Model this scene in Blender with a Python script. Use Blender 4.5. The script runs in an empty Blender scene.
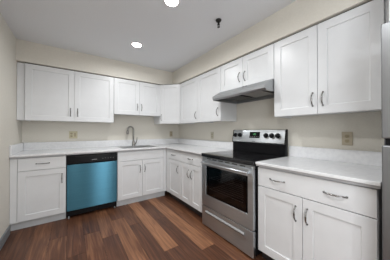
import bpy, bmesh, math, random
from mathutils import Vector, Matrix
random.seed(7)
PI = math.pi
sc = bpy.context.scene
COL = sc.collection

# ---------------- camera ----------------
cam_d = bpy.data.cameras.new('camera')
cam = bpy.data.objects.new('camera', cam_d); COL.objects.link(cam)
cam.location = (-2.0325, -3.5738, 1.2046)
cam.rotation_euler = (PI/2 + .0075, 0, -.6215)
cam_d.sensor_width = 36; cam_d.lens = 175.27/390*36
cam_d.shift_x = -.0056; cam_d.shift_y = -.0004
cam_d.clip_start = .02
sc.camera = cam

# ---------------- world, light, exposure ----------------
w = bpy.data.worlds.new('world'); sc.world = w; w.use_nodes = True
w.node_tree.nodes['Background'].inputs[0].default_value = (.80, .88, 1, 1)
w.node_tree.nodes['Background'].inputs[1].default_value = 1.0
sc.view_settings.view_transform = 'Standard'; sc.view_settings.look = 'None'
sc.view_settings.exposure = 0.33; sc.view_settings.gamma = 1; sc.view_settings.use_curve_mapping = False

# added fill light behind the camera, set in made-up rear and side windows
def area(name, loc, rot, size, power, col, size_y=None, spread=PI):
    l = bpy.data.lights.new(name, 'AREA'); l.energy = power; l.color = col
    l.shape = 'RECTANGLE' if size_y else 'DISK'; l.size = size
    if size_y: l.size_y = size_y
    l.spread = spread
    o = bpy.data.objects.new(name, l); COL.objects.link(o); o.location = loc; o.rotation_euler = rot
    return o
for wx in (-1.125, -.875): area('rear_fill_light', (wx, -6.06, 1.15), (PI/2, 0, 0), .15, 11, (.92, .96, 1), 2.0)  # unseen fill added behind the two rear panes
area('side_fill_light', (-2.60, -4.75, 1.45), (0, -PI/2, 0), 1.3, 30, (.94, .97, 1), 1.2)  # unseen fill added to brighten the right-hand run
LAMP_W = 8.0
LAMP_COL = (.965, .985, 1.0)

# ---------------- materials ----------------
def mat(name, col, rough=.5, metal=0, **k):
    m = bpy.data.materials.new(name); m.use_nodes = True
    p = m.node_tree.nodes['Principled BSDF']
    p.inputs['Base Color'].default_value = (*col, 1); p.inputs['Roughness'].default_value = rough
    p.inputs['Metallic'].default_value = metal
    for a, v in k.items(): p.inputs[a.replace('_', ' ')].default_value = v
    return m
def nodes(m): return m.node_tree.nodes, m.node_tree.links, m.node_tree.nodes['Principled BSDF']
def noise_mix(m, c1, c2, scale, lo=.35, hi=.65, stretch=(1, 1, 1), detail=4, bump=0, bump_dist=.001, rough=None):
    n, l, p = nodes(m)
    tc = n.new('ShaderNodeTexCoord'); mp = n.new('ShaderNodeMapping'); mp.inputs['Scale'].default_value = stretch
    t = n.new('ShaderNodeTexNoise'); t.inputs['Scale'].default_value = scale; t.inputs['Detail'].default_value = detail
    r = n.new('ShaderNodeValToRGB')
    r.color_ramp.elements[0].position = lo; r.color_ramp.elements[1].position = hi
    r.color_ramp.elements[0].color = (*c1, 1); r.color_ramp.elements[1].color = (*c2, 1)
    l.new(tc.outputs['Object'], mp.inputs[0]); l.new(mp.outputs[0], t.inputs['Vector'])
    l.new(t.outputs['Fac'], r.inputs[0]); l.new(r.outputs[0], p.inputs['Base Color'])
    if bump:
        b = n.new('ShaderNodeBump'); b.inputs['Strength'].default_value = bump; b.inputs['Distance'].default_value = bump_dist
        l.new(t.outputs['Fac'], b.inputs['Height']); l.new(b.outputs[0], p.inputs['Normal'])
    return m
WALL = noise_mix(mat('wall_paint', (.6, .56, .48), .6), (.675, .645, .575), (.70, .67, .60), 60, bump=.15)
CEIL = noise_mix(mat('ceiling_paint', (.5, .5, .5), .8), (.74, .76, .785), (.77, .79, .815), 120, bump=.3)
WHITE = noise_mix(mat('white_cabinet_paint', (.8, .8, .81), .32), (.70, .71, .72), (.72, .73, .74), 8)
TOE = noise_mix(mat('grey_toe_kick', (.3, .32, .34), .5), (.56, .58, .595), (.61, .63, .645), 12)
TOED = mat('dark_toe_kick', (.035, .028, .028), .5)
EDGE = mat('grey_counter_strip', (.42, .42, .43), .4)
BASEB = noise_mix(mat('grey_baseboard', (.2, .22, .24), .45), (.185, .198, .21), (.215, .23, .24), 12)
TOP = noise_mix(mat('mottled_white_counter', (.75, .75, .76), .22), (.745, .75, .765), (.80, .805, .815), 34, .36, .60, detail=8)
STEEL = noise_mix(mat('brushed_steel', (.6, .6, .6), .26, 1), (.53, .555, .575), (.60, .625, .645), 300, stretch=(.01, .02, 1))
SINKM = mat('sink_steel', (.5, .5, .5), .35, 1)
NICKEL = mat('satin_nickel', (.27, .265, .26), .2, 1)
FAUC = mat('brushed_nickel_faucet', (.34, .33, .31), .30, 1)
BLACK = mat('black_enamel', (.007, .007, .008), .25, Specular_IOR_Level=.12)
BLACKP = mat('black_plastic', (.008, .008, .009), .42, Specular_IOR_Level=.15)
GLASSTOP = mat('black_glass_cooktop', (.012, .012, .013), .07)
RING = mat('grey_burner_ring', (.09, .09, .09), .2)
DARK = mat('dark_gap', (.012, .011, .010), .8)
FILM = noise_mix(mat('blue_film', (.05, .3, .45), .24, .92), (.050, .145, .20), (.058, .165, .225), 260, stretch=(.01, .02, 1))
ALMOND = mat('almond_plastic', (.55, .50, .33), .4)
ALMOND2 = mat('tan_plate', (.46, .40, .30), .4)
IVORY = mat('ivory_plate', (.50, .47, .37), .4)
SLOT = mat('outlet_slot', (.05, .04, .03), .6)
OUTF = mat('outlet_face', (.38, .32, .21), .4)
FRIDGE = noise_mix(mat('grey_steel_fridge', (.35, .35, .36), .35, .8), (.21, .215, .225), (.25, .255, .26), 50, stretch=(1, 1, .02))
FILTER = noise_mix(mat('grease_filter_mesh', (.2, .2, .2), .5, .3), (.02, .02, .02), (.13, .13, .125), 130, .4, .6)
HOODIN = mat('hood_inside_grey', (.035, .035, .035), .5)
RACK = mat('oven_rack_wire', (.6, .6, .6), .4, .3)
OVENIN = mat('oven_enamel', (.09, .09, .095), .5)
TRIMW = mat('white_lamp_trim', (.8, .8, .8), .4)
LETTER = mat('light_grey_lettering', (.45, .45, .45), .5)
BRONZE = mat('dark_sprinkler_metal', (.03, .028, .026), .35, .6)
def emis(name, col, s):
    m = mat(name, (0, 0, 0), .5); p = m.node_tree.nodes['Principled BSDF']
    p.inputs['Emission Color'].default_value = (*col, 1); p.inputs['Emission Strength'].default_value = s; return m
LED = emis('lamp_lens', (1, .96, .90), 30)
DIGIT = emis('green_digits', (.25, 1, .35), .55)
def brushed(m, rough, an, rot):
    n, l, p = nodes(m)
    tg = n.new('ShaderNodeTangent'); tg.direction_type = 'RADIAL'; tg.axis = 'Z'
    l.new(tg.outputs[0], p.inputs['Tangent']); p.inputs['Roughness'].default_value = rough
    p.inputs['Anisotropic'].default_value = an; p.inputs['Anisotropic Rotation'].default_value = rot
brushed(FILM, .31, 1, .25); brushed(STEEL, .37, .9, .25)
# tinted oven window
PANE = bpy.data.materials.new('smoked_oven_glass'); PANE.use_nodes = True
n = PANE.node_tree.nodes; l = PANE.node_tree.links; n.remove(n['Principled BSDF'])
tr = n.new('ShaderNodeBsdfTransparent'); tr.inputs[0].default_value = (.50, .50, .51, 1)
gl = n.new('ShaderNodeBsdfGlossy'); gl.inputs['Roughness'].default_value = .05; gl.inputs[0].default_value = (.8, .8, .8, 1)
mx = n.new('ShaderNodeMixShader'); mx.inputs[0].default_value = .06
l.new(tr.outputs[0], mx.inputs[1]); l.new(gl.outputs[0], mx.inputs[2]); l.new(mx.outputs[0], n['Material Output'].inputs[0])
# wood planks: each plank carries its own tone
WOOD = mat('wood_planks', (.1, .05, .03), .38, Specular_IOR_Level=.3)
n, l, p = nodes(WOOD)
at = n.new('ShaderNodeAttribute'); at.attribute_name = 'tone'
tc = n.new('ShaderNodeTexCoord'); mp = n.new('ShaderNodeMapping'); mp.inputs['Scale'].default_value = (16, .8, 1)
n1 = n.new('ShaderNodeTexNoise'); n1.inputs['Scale'].default_value = 2.2; n1.inputs['Detail'].default_value = 7; n1.inputs['Distortion'].default_value = 1.2
off = n.new('ShaderNodeVectorMath'); off.operation = 'MULTIPLY_ADD'; off.inputs[1].default_value = (7, 31, 13)
l.new(at.outputs['Fac'], off.inputs[0]); l.new(tc.outputs['Object'], off.inputs[2])
l.new(off.outputs[0], mp.inputs[0]); l.new(mp.outputs[0], n1.inputs['Vector'])
r1 = n.new('ShaderNodeValToRGB'); e = r1.color_ramp.elements
e[0].position = 0; e[0].color = (.045, .019, .013, 1); e[1].position = 1; e[1].color = (.42, .20, .10, 1)
x = e.new(.45); x.color = (.140, .058, .030, 1)
ma = n.new('ShaderNodeMath'); ma.operation = 'MULTIPLY_ADD'; ma.inputs[1].default_value = 1.15; ma.inputs[2].default_value = -.59
ad = n.new('ShaderNodeMath'); ad.operation = 'ADD'; ad.use_clamp = True
l.new(n1.outputs['Fac'], ma.inputs[0]); l.new(ma.outputs[0], ad.inputs[0]); l.new(at.outputs['Fac'], ad.inputs[1])
l.new(ad.outputs[0], r1.inputs[0]); l.new(r1.outputs[0], p.inputs['Base Color'])
b = n.new('ShaderNodeBump'); b.inputs['Strength'].default_value = .25; b.inputs['Distance'].default_value = .002
l.new(n1.outputs['Fac'], b.inputs['Height']); l.new(b.outputs[0], p.inputs['Normal'])

# ---------------- helpers ----------------
class MB:
    def __init__(s): s.bm = bmesh.new()
    def box(s, x0, x1, y0, y1, z0, z1):
        v = [s.bm.verts.new((x, y, z)) for z in (z0, z1) for x, y in ((x0, y0), (x1, y0), (x1, y1), (x0, y1))]
        for f in ((3, 2, 1, 0), (4, 5, 6, 7), (0, 1, 5, 4), (1, 2, 6, 5), (2, 3, 7, 6), (3, 0, 4, 7)):
            s.bm.faces.new([v[i] for i in f])
        return s
    def prism(s, pts, axis, a, b):
        """extrude polygon pts along axis ('x','y','z') from a to b"""
        f = {'x': lambda p, t: (t, p[0], p[1]), 'y': lambda p, t: (p[0], t, p[1]), 'z': lambda p, t: (p[0], p[1], t)}[axis]
        A = [s.bm.verts.new(f(q, a)) for q in pts]; B = [s.bm.verts.new(f(q, b)) for q in pts]
        s.bm.faces.new(A); s.bm.faces.new(B[::-1]); k = len(pts)
        for i in range(k): s.bm.faces.new((A[i], B[i], B[(i+1) % k], A[(i+1) % k]))
        return s
    def tube(s, pts, r, seg=10, flat=1.0, caps=True):
        pts = [Vector(q) for q in pts]; rr = r if isinstance(r, (list, tuple)) else [r]*len(pts)
        rings = []; up = None
        for i, q in enumerate(pts):
            t = (pts[min(i+1, len(pts)-1)] - pts[max(i-1, 0)]).normalized()
            if up is None: up = Vector((0, 0, 1)) if abs(t.z) < .9 else Vector((1, 0, 0))
            a = (up - t*up.dot(t)).normalized(); up = a; c = t.cross(a)
            rings.append([s.bm.verts.new(q + a*rr[i]*math.cos(2*PI*k/seg) + c*rr[i]*flat*math.sin(2*PI*k/seg)) for k in range(seg)])
        for i in range(len(rings)-1):
            for k in range(seg): s.bm.faces.new((rings[i][k], rings[i][(k+1) % seg], rings[i+1][(k+1) % seg], rings[i+1][k]))
        if caps: s.bm.faces.new(rings[0][::-1]); s.bm.faces.new(rings[-1])
        return s
    def lathe(s, prof, c=(0, 0, 0), ax='z', seg=24):
        """prof: list of (radius, height)"""
        rings = []
        for r, h in prof:
            ring = []
            for k in range(seg):
                u, v = max(r, 1e-4)*math.cos(2*PI*k/seg), max(r, 1e-4)*math.sin(2*PI*k/seg)
                q = {'z': (u, v, h), 'x': (h, u, v), 'y': (u, h, v)}[ax]
                ring.append(s.bm.verts.new((c[0]+q[0], c[1]+q[1], c[2]+q[2])))
            rings.append(ring)
        for i in range(len(rings)-1):
            for k in range(seg): s.bm.faces.new((rings[i][k], rings[i][(k+1) % seg], rings[i+1][(k+1) % seg], rings[i+1][k]))
        s.bm.faces.new(rings[0][::-1]); s.bm.faces.new(rings[-1])
        return s
    def cells(s, xs, ys, filled, z0, z1):
        """slab made of the grid cells for which filled(i, j)"""
        V = {}
        def v(i, j, z):
            if (i, j, z) not in V: V[i, j, z] = s.bm.verts.new((xs[i], ys[j], z))
            return V[i, j, z]
        F = lambda i, j: 0 <= i < len(xs)-1 and 0 <= j < len(ys)-1 and filled(i, j)
        for i in range(len(xs)-1):
            for j in range(len(ys)-1):
                if not F(i, j): continue
                s.bm.faces.new((v(i, j, z1), v(i+1, j, z1), v(i+1, j+1, z1), v(i, j+1, z1)))
                s.bm.faces.new((v(i, j+1, z0), v(i+1, j+1, z0), v(i+1, j, z0), v(i, j, z0)))
                for a, b, c, d, k, m in ((i, j, i+1, j, i, j-1), (i+1, j, i+1, j+1, i+1, j), (i+1, j+1, i, j+1, i, j+1), (i, j+1, i, j, i-1, j)):
                    if not F(k, m): s.bm.faces.new((v(a, b, z0), v(c, d, z0), v(c, d, z1), v(a, b, z1)))
        return s
    def build(s, name, m, parent=None, bevel=0, smooth=False, loc=None, rot=None):
        bmesh.ops.recalc_face_normals(s.bm, faces=s.bm.faces)
        me = bpy.data.meshes.new(name); s.bm.to_mesh(me); s.bm.free()
        o = bpy.data.objects.new(name, me); COL.objects.link(o); me.materials.append(m)
        if smooth:
            for f in me.polygons: f.use_smooth = True
        if bevel:
            b = o.modifiers.new('bevel', 'BEVEL'); b.width = bevel; b.segments = 2; b.limit_method = 'ANGLE'; b.angle_limit = .6
        if parent: o.parent = parent
        if loc: o.location = loc
        if rot: o.rotation_euler = rot
        return o
def thing(name, label, cat, loc=(0, 0, 0), rotz=0, group=None):
    o = bpy.data.objects.new(name, None); COL.objects.link(o); o.empty_display_size = .1
    o.location = loc; o.rotation_euler = (0, 0, rotz); o['label'] = label; o['category'] = cat
    if group: o['group'] = group
    return o
def struct(o): o['kind'] = 'structure'; return o
def copy_tree(o, loc, rotz=None, label=None):
    c = o.copy(); COL.objects.link(c); c.location = loc
    if rotz is not None: c.rotation_euler = (0, 0, rotz)
    if label: c['label'] = label
    for ch in list(o.children):
        d = ch.copy(); COL.objects.link(d); d.parent = c
        for g in list(ch.children):
            h = g.copy(); COL.objects.link(h); h.parent = d
    return c

# ---------------- the room ----------------
XL = -2.625; YR = -6.0; ZC = 2.408; T = .12
SD = .362; SDR = .356      # soffit depths
f = MB()
f.box(XL-T, T, YR-T, T, -.10, -.003)
base = f.build('floor', DARK); 
# planks added to the same floor mesh
bm = bmesh.new(); bm.from_mesh(base.data)
lay = bm.faces.layers.float.new('tone')
PW = .16; gp = .0010
known = {  # row start x -> list of (y_end, tone) boards going from the back wall towards the camera
 -1.27: [(-1.95, .76), (-3.2, .30)], -.95: [(-2.15, .72), (-3.3, .3)], -1.59: [(-.98, .35), (-2.2, .60)], -1.11: [(-1.30, .34), (-2.5, .30)],
 -1.43: [(-1.25, .38), (-2.6, .27)], -1.75: [(-1.35, .56), (-2.4, .36)], -1.91: [(-1.15, .30), (-2.3, .46)], -2.07: [(-1.5, .42), (-2.6, .30)],
 -2.23: [(-1.05, .36), (-2.3, .50)], -2.39: [(-1.7, .52), (-2.9, .35)], -.79: [(-1.35, .40), (-2.6, .42)], -2.55: [(-1.3, .33), (-2.5, .5)]}
k = 0
x0 = -2.71
while x0 < .0:
    key = min(known, key=lambda q: abs(q-x0)); lst = list(known[key]) if abs(key-x0) < .01 else []
    y = 0.0 ; i = 0
    if not lst: lst = [(-random.uniform(.3, 1.3), random.uniform(.25, .6))]
    while y > YR:
        if i < len(lst): ye, tone = lst[i]
        else: ye, tone = y - random.uniform(.9, 1.4), random.choice((.25, .3, .38, .45, .6, .75))
        ye = max(ye, YR); xa, xb = max(x0+gp, XL), min(x0+PW-gp, 0)
        if xb > xa and y - ye > .01:
            vs = [bm.verts.new(q) for q in ((xa, ye+gp, 0), (xb, ye+gp, 0), (xb, y-gp, 0), (xa, y-gp, 0))]
            vb = [bm.verts.new((q.co.x, q.co.y, -.0029)) for q in vs]
            fs = [bm.faces.new(vs)] + [bm.faces.new((vb[a], vb[(a+1) % 4], vs[(a+1) % 4], vs[a])) for a in range(4)]
            for q in fs: q[lay] = tone + random.uniform(-.03, .03); q.material_index = 1
        y = ye; i += 1
    x0 = round(x0 + PW, 4)
bm.to_mesh(base.data); bm.free(); base.data.materials.append(WOOD); struct(base)
struct(MB().box(XL-T, T, YR-T, T, ZC, ZC+.1).build('ceiling', CEIL))
struct(MB().box(XL-T, T, 0, T, 0, ZC).build('wall_back', WALL))
struct(MB().box(0, T, YR, 0, 0, ZC).build('wall_right', WALL))
wl = MB()
for b_ in ((YR, -5.42, 0, ZC), (-4.08, 0, 0, ZC), (-5.42, -4.08, 0, .80), (-5.42, -4.08, 2.12, ZC)): wl.box(XL-T, XL, *b_)
struct(wl.build('wall_left', WALL))
wf = MB()
for b_ in ((-5.42, -5.37, .80, 2.12), (-4.13, -4.08, .80, 2.12), (-5.37, -4.13, .80, .85), (-5.37, -4.13, 2.07, 2.12)): wf.box(XL-.09, XL-.04, *b_)
struct(wf.build('added_window_2', TRIMW, bevel=.003))  # unseen window frame added around the side fill light
wr = MB()
for b_ in ((XL-T, -1.26, 0, ZC), (-.74, T, 0, ZC), (-1.26, -.74, 0, .08), (-1.26, -.74, 2.2, ZC)): wr.box(b_[0], b_[1], YR-T, YR, b_[2], b_[3])
struct(wr.build('wall_front', WALL))
wf = MB(); 
for b_ in ((-1.26, -1.21, .08, 2.2), (-.79, -.74, .08, 2.2), (-1.21, -.79, .08, .13), (-1.21, -.79, 2.15, 2.2), (-1.045, -.955, .13, 2.15)): wf.box(b_[0], b_[1], YR-.08, YR-.02, b_[2], b_[3])
struct(wf.build('added_window_1', TRIMW, bevel=.003))  # unseen window added, its narrow panes shaped to streak the dishwasher door
struct(MB().box(XL, -SDR, -SD, 0, 2.1285, ZC).build('trim_1', WALL))
struct(MB().box(-SDR, 0, -4.6, 0, 2.1285, ZC).build('trim_2', WALL))
struct(MB().prism([(XL, 0), (XL+.012, 0), (XL+.012, .092), (XL+.006, .10), (XL, .10)], 'y', YR, -.615).build('baseboard_left', BASEB))

# ---------------- cabinet parts (local x right, -y out of the wall) ----------------
def door_mesh(w_, h_, t=.019, st=.068, rec=.009):
    m = MB(); bm = m.bm
    def ring(x0, x1, z0, z1, y): return [bm.verts.new(q) for q in ((x0, y, z0), (x1, y, z0), (x1, y, z1), (x0, y, z1))]
    o = ring(0, w_, 0, h_, -t); b = ring(0, w_, 0, h_, 0)
    i = ring(st, w_-st, st, h_-st, -t); r = ring(st+.003, w_-st-.003, st+.003, h_-st-.003, -t+rec)
    for k in range(4):
        j = (k+1) % 4
        bm.faces.new((o[k], o[j], i[j], i[k])); bm.faces.new((i[k], i[j], r[j], r[k])); bm.faces.new((b[k], b[j], o[j], o[k]))
    bm.faces.new(r); bm.faces.new(b[::-1])
    return m
def handle(parent, x, z, vertical=True, L=.112, y=-.019):
    m = MB(); pts = []; rr = []
    for k in range(17):
        t = -1 + k/8
        d = -.026*(1-abs(t)**2.6) - .002
        a = t*L/2
        pts.append((0, d, a) if vertical else (a, d, 0)); rr.append(.0068 - .0024*abs(t)**.5 if abs(t) < .99 else .0062)
    m.tube(pts, rr, 8, 1.0)
    for s in (-1, 1):
        q = (0, 0, s*L/2) if vertical else (s*L/2, 0, 0)
        m.lathe([(.0075, 0), (.0075, -.004), (.005, -.006)], q, 'y', 10)
    return m.build('handle', NICKEL, parent, smooth=True, loc=(x, y, z))
def door(parent, x0, x1, z0, z1, y, hx=None, hz=None, nm='door'):
    d = door_mesh(x1-x0-.004, z1-z0).build(nm, WHITE, parent, bevel=.0012, loc=(x0+.002, y, z0))
    if hx is not None: handle(d, hx-x0-.002, hz-z0)
    return d
def drawer(parent, x0, x1, z0, z1, y, hs=(), nm='drawer'):
    d = MB().box(0, x1-x0-.004, -.019, 0, 0, z1-z0).build(nm, WHITE, parent, bevel=.0015, loc=(x0+.002, y, z0))
    for hx in hs: handle(d, hx-x0-.002, (z1-z0)/2, False, .125)
    return d
ZB, ZT = 1.353, 2.117
def carcass_upper(parent, x0, x1, z0, z1, d=.310):
    m = MB(); m.box(x0, x1, -d, -.002, z0+.014, z1)            # cabinet box with recessed underside
    for a in ((x0, x0+.016, -d, -.002), (x1-.016, x1, -d, -.002), (x0+.016, x1-.016, -d, -d+.018)): m.box(*a, z0-.004, z0+.0139)
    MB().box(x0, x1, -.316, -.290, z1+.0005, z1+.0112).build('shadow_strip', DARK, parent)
    return m.build('body', WHITE, parent, bevel=.001)
def upper(label, wall, a0, a1, z0, doors, filler=None):
    """wall 'b': local x = world x ; wall 'r': local x = -world y"""
    if wall == 'b': t = thing('wall_cabinet', label, 'cabinet', (a0, 0, z0), 0); W = a1-a0
    else: t = thing('wall_cabinet', label, 'cabinet', (0, a0, z0), -PI/2); W = a0-a1
    bx0 = 0
    if filler: 
        MB().box(.001, filler, -.312, -.004, 0, ZT-z0).build('filler_strip', WHITE, t, bevel=.001); bx0 = filler+.001
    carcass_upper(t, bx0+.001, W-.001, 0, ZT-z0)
    for (d0, d1, hx, hz) in doors: door(t, d0, d1, .0, ZT-z0, -.311, hx, None if hx is None else hz)
    return t
upper('two-door white wall cabinet above the left counter, against the left wall', 'b', XL+.001, -1.451, ZB,
      [(.078, .622, .577, .135), (.622, 1.173, .665, .135)], filler=.075)
upper('short two-door white wall cabinet above the sink', 'b', -1.449, -.612, 1.50, [(0, .432, .39, .143), (.432, .836, .467, .143)])
# diagonal corner cabinet
dc = thing('corner_wall_cabinet', 'white diagonal corner wall cabinet with a single narrow door', 'cabinet', (0, 0, ZB))
c = .609
m = MB(); m.prism([(-.002, -.002), (-c, -.002), (-c, -.311), (-.311, -c), (-.002, -c)], 'z', .010, ZT-ZB); m.build('body', WHITE, dc, bevel=.001)
m = MB(); m.prism([(-c, -.002), (-c+.016, -.002), (-c+.016, -.311), (-c, -.311)], 'z', -.004, .0095)
m.prism([(-c, -.311), (-.311, -c), (-.300, -c+.014), (-c+.014, -.300)], 'z', -.004, .0095); m.build('bottom_rail', WHITE, dc)
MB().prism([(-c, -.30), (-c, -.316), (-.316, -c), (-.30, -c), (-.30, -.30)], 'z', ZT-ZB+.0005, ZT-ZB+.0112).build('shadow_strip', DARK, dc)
L = math.hypot(c-.311, c-.311)
dd = door_mesh(L-.016, ZT-ZB, st=.062).build('door', WHITE, dc, bevel=.0012, loc=(-c+.006, -.311-.006-.001, 0), rot=(0, 0, -PI/4))
handle(dd, .030, .120)
upper('single-door white wall cabinet right of the diagonal corner cabinet', 'r', -.622, -1.2146, ZB, [(0.0, .592, .540, .12)])
upper('single-door white wall cabinet left of the range hood', 'r', -1.2166, -1.7640, ZB, [(0, .547, .487, .13)])
upper('short two-door white wall cabinet over the range hood', 'r', -1.7660, -2.5620, 1.747, [(0, .389, .339, .132), (.389, .796, .424, .126)])
upper('large two-door white wall cabinet right of the hood, by the refrigerator', 'r', -2.5640, -3.3530, ZB, [(0, .394, .358, .127), (.394, .789, .434, .123)])
# over the refrigerator
t = thing('wall_cabinet', 'white cabinet above the refrigerator at the right edge', 'cabinet', (0, -3.402, 1.80), -PI/2)
MB().box(.001, .82, -.58, -.002, 0, ZT-1.80).build('body', WHITE, t, bevel=.001)
MB().box(-.047, 0, -.30, -.004, 0, ZT-1.80).build('filler_strip', WHITE, t)
door(t, .003, .41, 0, ZT-1.80, -.581, .36, .09); door(t, .41, .82, 0, ZT-1.80, -.581, .46, .09)

# base cabinets
ZCAB = .879
def base_cab(label, wall, a0, a1, sink=False):
    if wall == 'b': t = thing('base_cabinet', label, 'cabinet', (a0, 0, 0), 0); W = a1-a0
    else: t = thing('base_cabinet', label, 'cabinet', (0, a0, 0), -PI/2); W = a0-a1
    if sink:      # open box so that the basin hangs inside it
        MB().box(.001, .018, -.590, -.003, .104, ZCAB).build('side_panel', WHITE, t); MB().box(W-.018, W-.001, -.590, -.003, .104, ZCAB).build('side_panel', WHITE, t)
        MB().box(.0185, W-.0185, -.590, -.003, .104, .122).build('bottom_panel', WHITE, t); MB().box(.0185, W-.0185, -.022, -.003, .1225, ZCAB).build('back_panel', WHITE, t)
        MB().box(.0185, W-.0185, -.590, -.572, .1225, ZCAB).build('face_frame', WHITE, t)
    else: MB().box(.001, W-.001, -.590, -.003, .104, ZCAB).build('body', WHITE, t, bevel=.001)
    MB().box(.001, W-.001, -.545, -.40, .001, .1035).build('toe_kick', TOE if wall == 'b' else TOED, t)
    return t, W
YD = -.591
t, W = base_cab('white base cabinet between the left wall and the blue-filmed dishwasher', 'b', XL+.001, -2.091)
MB().box(.001, .062, -.606, -.5915, .104, ZCAB-.002).build('filler_strip', WHITE, t, bevel=.001)
drawer(t, .064, W-.001, .718, .872, YD, [.295]); door(t, .064, W-.001, .110, .712, YD, .489, .578)
t, W = base_cab('white two-door base cabinet under the sink', 'b', -1.446, -.612, True)
drawer(t, .002, .785, .724, .872, YD, nm='false_drawer_front'); door(t, .002, .394, .110, .718, YD, .352, .572); door(t, .394, .785, .110, .718, YD, .432, .572)
MB().box(.787, .8335, -.610, -.5915, .104, ZCAB-.002).build('corner_filler', WHITE, t, bevel=.001)
t, W = base_cab('narrow white base cabinet in the inner corner, one drawer over one door', 'r', -.612, -1.120)
MB().box(.001, .076, -.610, -.5915, .104, ZCAB-.002).build('corner_filler', WHITE, t, bevel=.001)
drawer(t, .078, .508, .718, .872, YD, [.275]); door(t, .078, .508, .110, .712, YD, .436, .572)
t, W = base_cab('white base cabinet left of the range, one drawer over two doors', 'r', -1.122, -1.746)
drawer(t, .001, .572, .718, .872, YD, [.295]); door(t, .001, .287, .110, .712, YD, .247, .570); door(t, .287, .572, .110, .712, YD, .330, .565)
MB().box(.574, .623, -.606, -.5915, .104, ZCAB-.002).build('filler_strip', WHITE, t, bevel=.001)
t, W = base_cab('wide white base cabinet right of the range, one drawer with two pulls', 'r', -2.564, -3.358)
drawer(t, .001, .793, .702, .868, YD, [.190, .594]); door(t, .001, .391, .100, .696, YD, .342, .563); door(t, .391, .793, .100, .696, YD, .424, .570)

# ---------------- countertops ----------------
ct = thing('countertop', 'L-shaped mottled white countertop running from left wall around the corner to range', 'countertop', (0, 0, .88))
SX0, SX1, SY0, SY1 = -1.335, -.765, -.535, -.135
xs = [XL+.002, SX0, SX1, -.64, -.003]; ys = [-1.752, -.64, SY0, SY1, -.003]
def fill(i, j):
    if j == 0: return i == 3
    return not (i == 1 and j == 2)
MB().cells(xs, ys, fill, .016, .040).build('slab', TOP, ct, bevel=.004)
xs2 = [xs[0], SX0, SX1, -.630, -.003]; ys2 = [-1.752, -.630, SY0, SY1, -.003]
MB().cells(xs2, ys2, fill, .001, .0155).build('support_strip', EDGE, ct)
m = MB(); m.box(XL+.024, -.025, -.022, -.003, .0405, .157); m.build('backsplash', TOP, ct, bevel=.002)
MB().box(-.022, -.003, -1.748, -.003, .0405, .157).build('backsplash', TOP, ct, bevel=.002)
MB().box(XL+.002, XL+.022, -.636, -.003, .0405, .157).build('side_splash', TOP, ct, bevel=.002)
ct = thing('countertop', 'short mottled white countertop between the range and the refrigerator', 'countertop', (0, 0, .88))
MB().box(-.640, -.003, -3.375, -2.559, .016, .040).build('slab', TOP, ct, bevel=.004)
MB().box(-.630, -.003, -3.372, -2.560, .001, .0155).build('support_strip', EDGE, ct)
MB().box(-.022, -.003, -3.375, -2.559, .0405, .157).build('backsplash', TOP, ct, bevel=.002)

# ---------------- sink and faucet ----------------
sk = thing('kitchen_sink', 'stainless steel sink set into the countertop under the faucet', 'sink', (-1.05, -.335, .921))
m = MB(); a, b = .300, .215
m.cells([-a, -a+.022, a-.022, a], [-b, -b+.022, b-.022, b], lambda i, j: not (i == 1 and j == 1), 0, .003)
m.build('rim', SINKM, sk, bevel=.001)
m = MB(); bm = m.bm
def rg(a, b, z): return [bm.verts.new(q) for q in ((-a, -b, z), (a, -b, z), (a, b, z), (-a, b, z))]
R = [rg(.279, .194, .001), rg(.270, .186, -.15), rg(.235, .150, -.175)]
R2 = [rg(.2815, .1965, .001), rg(.273, .189, -.153), rg(.236, .152, -.179)]
for Q in (R, R2):
    for q in range(2):
        for k in range(4): bm.faces.new((Q[q][k], Q[q][(k+1) % 4], Q[q+1][(k+1) % 4], Q[q+1][k]))
    bm.faces.new(Q[2])
for k in range(4): bm.faces.new((R[0][k], R[0][(k+1) % 4], R2[0][(k+1) % 4], R2[0][k]))
m.build('basin', SINKM, sk, bevel=.008)
MB().lathe([(.04, -.1748), (.042, -.172), (.03, -.172), (.026, -.1735)]).build('drain', NICKEL, sk, smooth=True)
fc = thing('faucet', 'brushed nickel gooseneck faucet with side lever behind the sink', 'faucet', (-1.052, -.075, .921), math.radians(-66))
# local -y = direction of the spout after rotation
MB().lathe([(.031, 0), (.031, .008), (.024, .014), (.022, .085), (.016, .10)]).build('base', FAUC, fc, smooth=True)
pts = [(0, 0, .09), (0, 0, .20), (0, 0, .30)]
for k in range(1, 13):
    th = PI*k/12*1.05
    pts.append((0, -.068+.068*math.cos(th), .30+.068*math.sin(th)))
MB().tube(pts, [.0150]*len(pts), 12).build('spout', FAUC, fc, smooth=True)
e0 = pts[-1]
MB().lathe([(.016, .0), (.022, -.010), (.024, -.058), (.018, -.064)], (e0[0], e0[1]-.001, e0[2])).build('spray_head', FAUC, fc, smooth=True)
m = MB(); m.tube([(0, .014, .040), (0, .036, .040), (0, .062, .056), (0, .080, .100), (0, .088, .160)], [.015, .016, .013, .010, .008], 10)
m.build('lever_handle', FAUC, fc, smooth=True)

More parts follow.
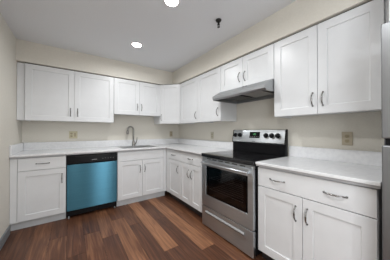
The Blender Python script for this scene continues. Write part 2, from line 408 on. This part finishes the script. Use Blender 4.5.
# ---------------- dishwasher ----------------
dw = thing('dishwasher', 'dishwasher with blue protective film on its door and black control strip', 'dishwasher', (-2.0885, 0, 0))
W = .640
MB().box(.003, W-.003, -.575, -.05, .10, .872).build('body', BLACKP, dw)
d_ = MB().box(.004, W-.004, -.612, -.576, .112, .742).build('door', FILM, dw, bevel=.003)
cp = MB().prism([(-.576, .746), (-.612, .746), (-.617, .760), (-.617, .868), (-.576, .874)], 'x', .004, W-.004).build('control_panel', BLACK, dw, bevel=.002)
m = MB(); m.box(.10, W-.10, -.6181, -.6172, .846, .860)
m.build('vent_slot', DARK, cp)
m = MB(); 
for q in range(9): m.box(.295+q*.0075, .295+q*.0075+.0055, -.6180, -.6171, .788, .797)
m.build('lettering', LETTER, cp)
for q in range(5): MB().box(.430+q*.036, .430+q*.036+.014, -.6185, -.6171, .796+.004*(q % 2), .803+.004*(q % 2)).build('button', mat('button_grey', (.12, .12, .12), .4), cp)
MB().box(.006, W-.006, -.585, -.576, .035, .108).build('toe_panel', BLACKP, dw)
for q in (.03, W-.03): MB().lathe([(.014, .001), (.014, .008), (.006, .010), (.006, .0995)], (q, -.565, 0)).build('foot', STEEL, dw, smooth=True)

# ---------------- range ----------------
rg_ = thing('electric_range', 'stainless steel electric range with black glass cooktop between the base cabinets', 'range', (0, -1.757, 0), -PI/2)
W = .798
m = MB()  # body shell with an open oven cavity
m.box(.002, .020, -.620, -.030, .03, .876); m.box(W-.020, W-.002, -.620, -.030, .03, .876)
m.box(.020, W-.020, -.620, -.030, .03, .27); m.box(.020, W-.020, -.620, -.030, .80, .876); m.box(.020, W-.020, -.10, -.030, .27, .80)
bd = m.build('body', BLACK, rg_)
m = MB(); m.box(.021, .060, -.619, -.101, .271, .799); m.box(W-.060, W-.021, -.619, -.101, .271, .799); m.box(.061, W-.061, -.12, -.101, .271, .799)
m.build('oven_cavity', OVENIN, rg_)
for z in (.46, .60):
    m = MB()
    for q in range(9): m.tube([(.064, -.58+q*.055, z), (W-.064, -.58+q*.055, z)], .003, 6)
    m.tube([(.066, -.59, z), (.066, -.12, z)], .004, 6); m.tube([(W-.066, -.59, z), (W-.066, -.12, z)], .004, 6)
    m.build('oven_rack', RACK, rg_)
cktp = MB().prism([(-.030, .877), (-.648, .877), (-.668, .884), (-.668, .914), (-.660, .922), (-.030, .922)], 'x', .002, W-.002).build('cooktop', GLASSTOP, rg_, bevel=.002)
for (q, r_, yy) in ((.21, .115, -.47), (.59, .095, -.47), (.21, .080, -.21), (.59, .105, -.21)):
    m = MB(); seg = 40; bm = m.bm
    A = [bm.verts.new((q+r_*math.cos(2*PI*k/seg), yy+r_*math.sin(2*PI*k/seg), .9224)) for k in range(seg)]
    B = [bm.verts.new((q+(r_-.006)*math.cos(2*PI*k/seg), yy+(r_-.006)*math.sin(2*PI*k/seg), .9224)) for k in range(seg)]
    for k in range(seg): bm.faces.new((A[k], A[(k+1) % seg], B[(k+1) % seg], B[k]))
    m.build('burner_ring', RING, cktp)
# vent trim under the cooktop
m = MB(); m.box(.006, W-.006, -.650, -.621, .846, .875); vt = m.build('vent_trim', STEEL, rg_, bevel=.002)
for q in range(6):
    xx = .10+q*.105; MB().box(xx, xx+.07, -.6512, -.6501, .856, .866).build('vent_slot', DARK, vt)
# oven door: steel frame, glass
m = MB(); m.cells([.006, .088, W-.068, W-.006], [.272, .410, .772, .843], lambda i, j: not (i == 1 and j == 1), -.660, -.622)
for v_ in m.bm.verts: v_.co = Vector((v_.co.x, v_.co.z, v_.co.y))
od = m.build('oven_door', STEEL, rg_, bevel=.003)
MB().box(.089, W-.089, -.655, -.650, .411, .771).build('window_glass', PANE, od)
m = MB(); m.cells([.0885, .128, W-.128, W-.0685], [.4105, .442, .735, .7715], lambda i, j: not (i == 1 and j == 1), -.649, -.646)
for v_ in m.bm.verts: v_.co = Vector((v_.co.x, v_.co.z, v_.co.y))
m.build('window_border', BLACK, od)
hp = MB(); hp.tube([(.040, -.700, .812), (.2, -.708, .812), (W/2, -.711, .812), (W-.2, -.708, .812), (W-.040, -.700, .812)], .0135, 12, 1)
for q in (.055, W-.055): hp.box(q-.012, q+.012, -.700, -.6605, .802, .823)
hp.build('handle', STEEL, od, smooth=False, bevel=.002)
# storage drawer with pressed pull lip
sd_ = MB().box(.006, W-.006, -.658, -.622, .018, .262).build('storage_drawer', STEEL, rg_, bevel=.004)
MB().prism([(-.6585, .176), (-.6585, .214), (-.672, .205), (-.674, .196)], 'x', .085, W-.110).build('pull_lip', mat('polished_steel', (.33, .33, .33), .55, .5), sd_, bevel=.002)
for q in (.05, W-.05):
    for yy in (-.58, -.08): MB().lathe([(.018, .001), (.018, .010), (.008, .012), (.008, .0295)], (q, yy, 0)).build('foot', BLACKP, rg_, smooth=True)
# back guard
bg = MB().prism([(-.030, .923), (-.082, .923), (-.078, 1.045), (-.030, 1.045)], 'x', .004, W-.004).build('lower_backguard', BLACK, rg_, bevel=.002)
MB().prism([(-.030, 1.046), (-.068, 1.046), (-.095, 1.060), (-.066, 1.215), (-.055, 1.222), (-.030, 1.222)], 'x', .014, W-.012).build('control_panel', STEEL, rg_, bevel=.003)
m = MB(); pr = [(-.030, 1.0455), (-.090, 1.0455), (-.097, 1.060), (-.068, 1.218), (-.055, 1.225), (-.030, 1.225)]
m.prism(pr, 'x', .004, .0135).build('end_cap', BLACK, rg_, bevel=.002); MB().prism(pr, 'x', W-.0115, W-.002).build('end_cap', BLACK, rg_, bevel=.002)
def onpanel(zz): return -.095 + (zz-1.060)/(1.215-1.060)*.029   # front face y at a height
tilt = math.atan2(.029, .155)
def panel_part(mb, name, mt, xx, zz, **k): return mb.build(name, mt, rg_, loc=(xx, onpanel(zz)-.0012, zz), rot=(-tilt, 0, 0), **k)
for q in (.052, .141, .549, .626, .703):
    kb = panel_part(MB().lathe([(.030, 0), (.030, -.004), (.025, -.006), (.0225, -.024), (.018, -.027)], ax='y'), 'knob', BLACKP, q, 1.150, smooth=True)
    MB().box(-.004, .004, -.033, -.026, -.019, .019).build('grip', BLACKP, kb, bevel=.001)
    MB().box(-.0012, .0012, -.0338, -.0331, .006, .018).build('pointer', LETTER, kb)
dp = panel_part(MB().box(-.068, .088, -.003, 0, -.040, .040), 'display', BLACK, .374, 1.155, bevel=.001)
def seg7(m, x, z, s, chars):
    S = {'a': (0, 1, 2, 2), 'g': (0, 1, 1, 1), 'd': (0, 1, 0, 0), 'f': (0, 0, 1, 2), 'b': (1, 1, 1, 2), 'e': (0, 0, 0, 1), 'c': (1, 1, 0, 1)}
    for c_ in chars:
        x0, x1, z0, z1 = S[c_]; m.box(x+x0*s-.001, x+x1*s+.001, -.0042, -.0032, z+z0*s-.001, z+z1*s+.001)
m = MB()
for i_, ch in enumerate(('bc', 'abged', 'abcdef')): seg7(m, -.018+i_*.015+(.004 if i_ else 0), .002, .008, ch)
m.build('clock_digits', DIGIT, dp)
m = MB()
for q in range(6): m.box(-.078+q*.028, -.066+q*.028, -.004, -.0032, -.026, -.022)
m.build('touch_key_marks', LETTER, dp)
m = MB()
for q in range(8): m.box(.400+q*.006, .4042+q*.006, -.0968+.0, -.0955, 1.0655, 1.0715)
# small maker lettering under the display
m.build('lettering', mat('dark_lettering', (.08, .08, .08), .5), rg_, loc=(-.048, .0015, .004))

# ---------------- range hood ----------------
hd = thing('range_hood', 'stainless under-cabinet range hood over the range', 'range hood', (0, -1.767, 1.615), -PI/2)
W = .794
prof = [(-.004, .130), (-.350, .130), (-.478, .055), (-.482, .048), (-.482, .022)]
m = MB(); bm = m.bm
outer = prof + [(-.004, .0)]
# shell: top, sloped front, lip, sides, back; open underneath
def shell(P_, t_):
    k_ = len(P_)
    A = [bm.verts.new((.001, *q)) for q in P_]; B = [bm.verts.new((W-.001, *q)) for q in P_]
    for i_ in range(k_-1): bm.faces.new((A[i_], A[i_+1], B[i_+1], B[i_]))
    return A, B
A, B = shell(prof, 0)
a_ = bm.verts.new((.001, -.004, 0)); b_ = bm.verts.new((W-.001, -.004, 0))
a1 = bm.verts.new((.001, -.462, .002)); b1 = bm.verts.new((W-.001, -.462, .002))
bm.faces.new(A+[a1, a_]); bm.faces.new(B+[b1, b_]); bm.faces.new((A[0], a_, b_, B[0])); bm.faces.new((A[-1], a1, b1, B[-1]))
o = m.build('body', mat('hood_steel', (.40, .41, .42), .42, 1), hd); 
so = o.modifiers.new('solid', 'SOLIDIFY'); so.thickness = .0035; so.offset = 0
MB().box(.006, W-.006, -.455, -.008, .046, .050).build('under_panel', HOODIN, hd)
MB().box(.07, .34, -.40, -.08, .030, .0455).build('grease_filter', FILTER, hd, bevel=.002)
MB().box(.40, .66, -.42, -.08, .030, .0455).build('filter_cover', mat('pale_hood_panel', (.30, .295, .285), .5), hd, bevel=.002)
MB().box(.69, .76, -.36, -.20, .034, .0455).build('lamp_lens', mat('frosted_lens', (.7, .7, .66), .3), hd, bevel=.004)
sl = math.atan2(.075, .128)
for q in (.31, .35):
    MB().box(-.012, .012, -.004, 0, -.006, .006).build('switch', BLACKP, hd, bevel=.001, loc=(q+.12, -.372, .1185), rot=(-(PI/2-sl), 0, 0))

# ---------------- refrigerator ----------------
fr = thing('refrigerator', 'grey steel top-freezer refrigerator at the right edge beside the counter', 'refrigerator', (0, -3.394, 0), -PI/2)
W = .76
MB().box(0, W, -.68, -.03, .03, 1.745).build('body', mat('fridge_side_grey', (.18, .18, .19), .5), fr, bevel=.004)
fz = MB().box(.001, W-.001, -.755, -.684, 1.168, 1.750).build('freezer_door', FRIDGE, fr, bevel=.005)
fd = MB().box(.001, W-.001, -.755, -.684, .06, 1.132).build('fridge_door', FRIDGE, fr, bevel=.005)
MB().box(.012, W-.012, -.735, -.681, 1.134, 1.166).build('door_gasket', BLACKP, fr)
for par, z0, z1 in ((fz, 1.20, 1.55), (fd, .70, 1.10)):
    MB().tube([(W-.06, -.756, z0), (W-.06, -.795, z0+.03), (W-.06, -.800, (z0+z1)/2), (W-.06, -.795, z1-.03), (W-.06, -.756, z1)], .011, 10).build('handle', STEEL, par, smooth=True)
MB().box(.02, W-.02, -.70, -.60, .001, .055).build('kick_grille', BLACKP, fr)

# ---------------- outlets ----------------
def plate(label, cat, loc, rotz, w_, mt, nm='wall_outlet'):
    t = thing(nm, label, cat, loc, rotz)
    MB().box(-w_/2, w_/2, -.007, -.001, -.060, .060).build('cover_plate', mt, t, bevel=.002); return t
def duplex(t, x, mt=OUTF):
    for z in (-.021, .021):
        r_ = MB().prism([(x-.016, z-.008), (x-.010, z-.015), (x+.010, z-.015), (x+.016, z-.008), (x+.016, z+.008), (x+.010, z+.015), (x-.010, z+.015), (x-.016, z+.008)], 'y', -.009, -.0071).build('receptacle', mt, t)
        m = MB(); m.box(x-.008, x-.0055, -.0096, -.0091, z-.003, z+.007); m.box(x+.0055, x+.008, -.0096, -.0091, z-.003, z+.007); m.box(x-.002, x+.002, -.0096, -.0091, z-.011, z-.006)
        m.build('slots', SLOT, r_)
t = plate('almond double-width outlet and switch plate above the left counter', 'outlet', (-2.011, 0, 1.144), 0, .116, ALMOND)
duplex(t, -.024); MB().box(.012, .036, -.009, -.0071, -.030, .030).build('switch', OUTF, t, bevel=.001)
t = plate('small beige outlet low on the back wall in the corner', 'outlet', (-.203, 0, 1.144), 0, .072, ALMOND2); duplex(t, 0)
t = plate('small beige outlet on the right wall left of the range', 'outlet', (0, -1.197, 1.130), -PI/2, .072, IVORY); duplex(t, 0, ALMOND2)
t = plate('tan duplex outlet on the wall above the right counter', 'outlet', (0, -3.074, 1.137), -PI/2, .078, ALMOND2); duplex(t, 0)

# ---------------- ceiling fixtures ----------------
def downlight(loc, label, first=None):
    if first: t = copy_tree(first, loc, None, label)
    else:
        t = thing('recessed_light', label, 'ceiling light', loc)
        m = MB(); seg = 32; bm = m.bm; rings = []
        for r_, z_ in ((.058, -.0012), (.061, -.006), (.074, -.006), (.080, -.0012)):
            rings.append([bm.verts.new((r_*math.cos(2*PI*k/seg), r_*math.sin(2*PI*k/seg), z_)) for k in range(seg)])
        rings.append(rings[0])
        for i_ in range(4):
            for k in range(seg): bm.faces.new((rings[i_][k], rings[i_][(k+1) % seg], rings[i_+1][(k+1) % seg], rings[i_+1][k]))
        m.build('trim_ring', TRIMW, t, smooth=False)
        MB().lathe([(.057, -.0012), (.057, -.0035)]).build('lens', LED, t)
    area('recessed_light_beam', (loc[0], loc[1], loc[2]-.012), (0, 0, 0), .09, LAMP_W, LAMP_COL, spread=math.radians(170))
    return t
dl = downlight((-1.300, -1.105, ZC), 'glowing recessed ceiling light nearer the back wall')
downlight((-1.284, -2.125, ZC), 'glowing recessed ceiling light cut by the top edge of the photo', dl)
downlight((-1.95, -3.35, ZC), 'added unseen recessed ceiling light behind the camera', dl)  # unseen lamp added to brighten the left wall and base cabinets
downlight((-1.95, -4.60, ZC), 'added unseen recessed ceiling light near the added rear window', dl)  # second unseen lamp added as fill on the left side
sp = thing('fire_sprinkler', 'small dark fire sprinkler head hanging from the ceiling', 'sprinkler', (-.747, -2.176, ZC))
MB().lathe([(.030, -.001), (.032, -.006), (.026, -.018), (.014, -.024)]).build('escutcheon', BRONZE, sp, smooth=True)
MB().lathe([(.011, -.0245), (.011, -.045), (.014, -.047), (.014, -.055), (.008, -.057)]).build('pipe', BRONZE, sp, smooth=True)
m = MB(); m.tube([(-.010, 0, -.0575), (-.014, 0, -.068), (0, 0, -.078)], .003, 6); m.tube([(.010, 0, -.0575), (.014, 0, -.068), (0, 0, -.078)], .003, 6)
m.lathe([(.014, -.0785), (.014, -.081)]); m.build('deflector', BRONZE, sp)
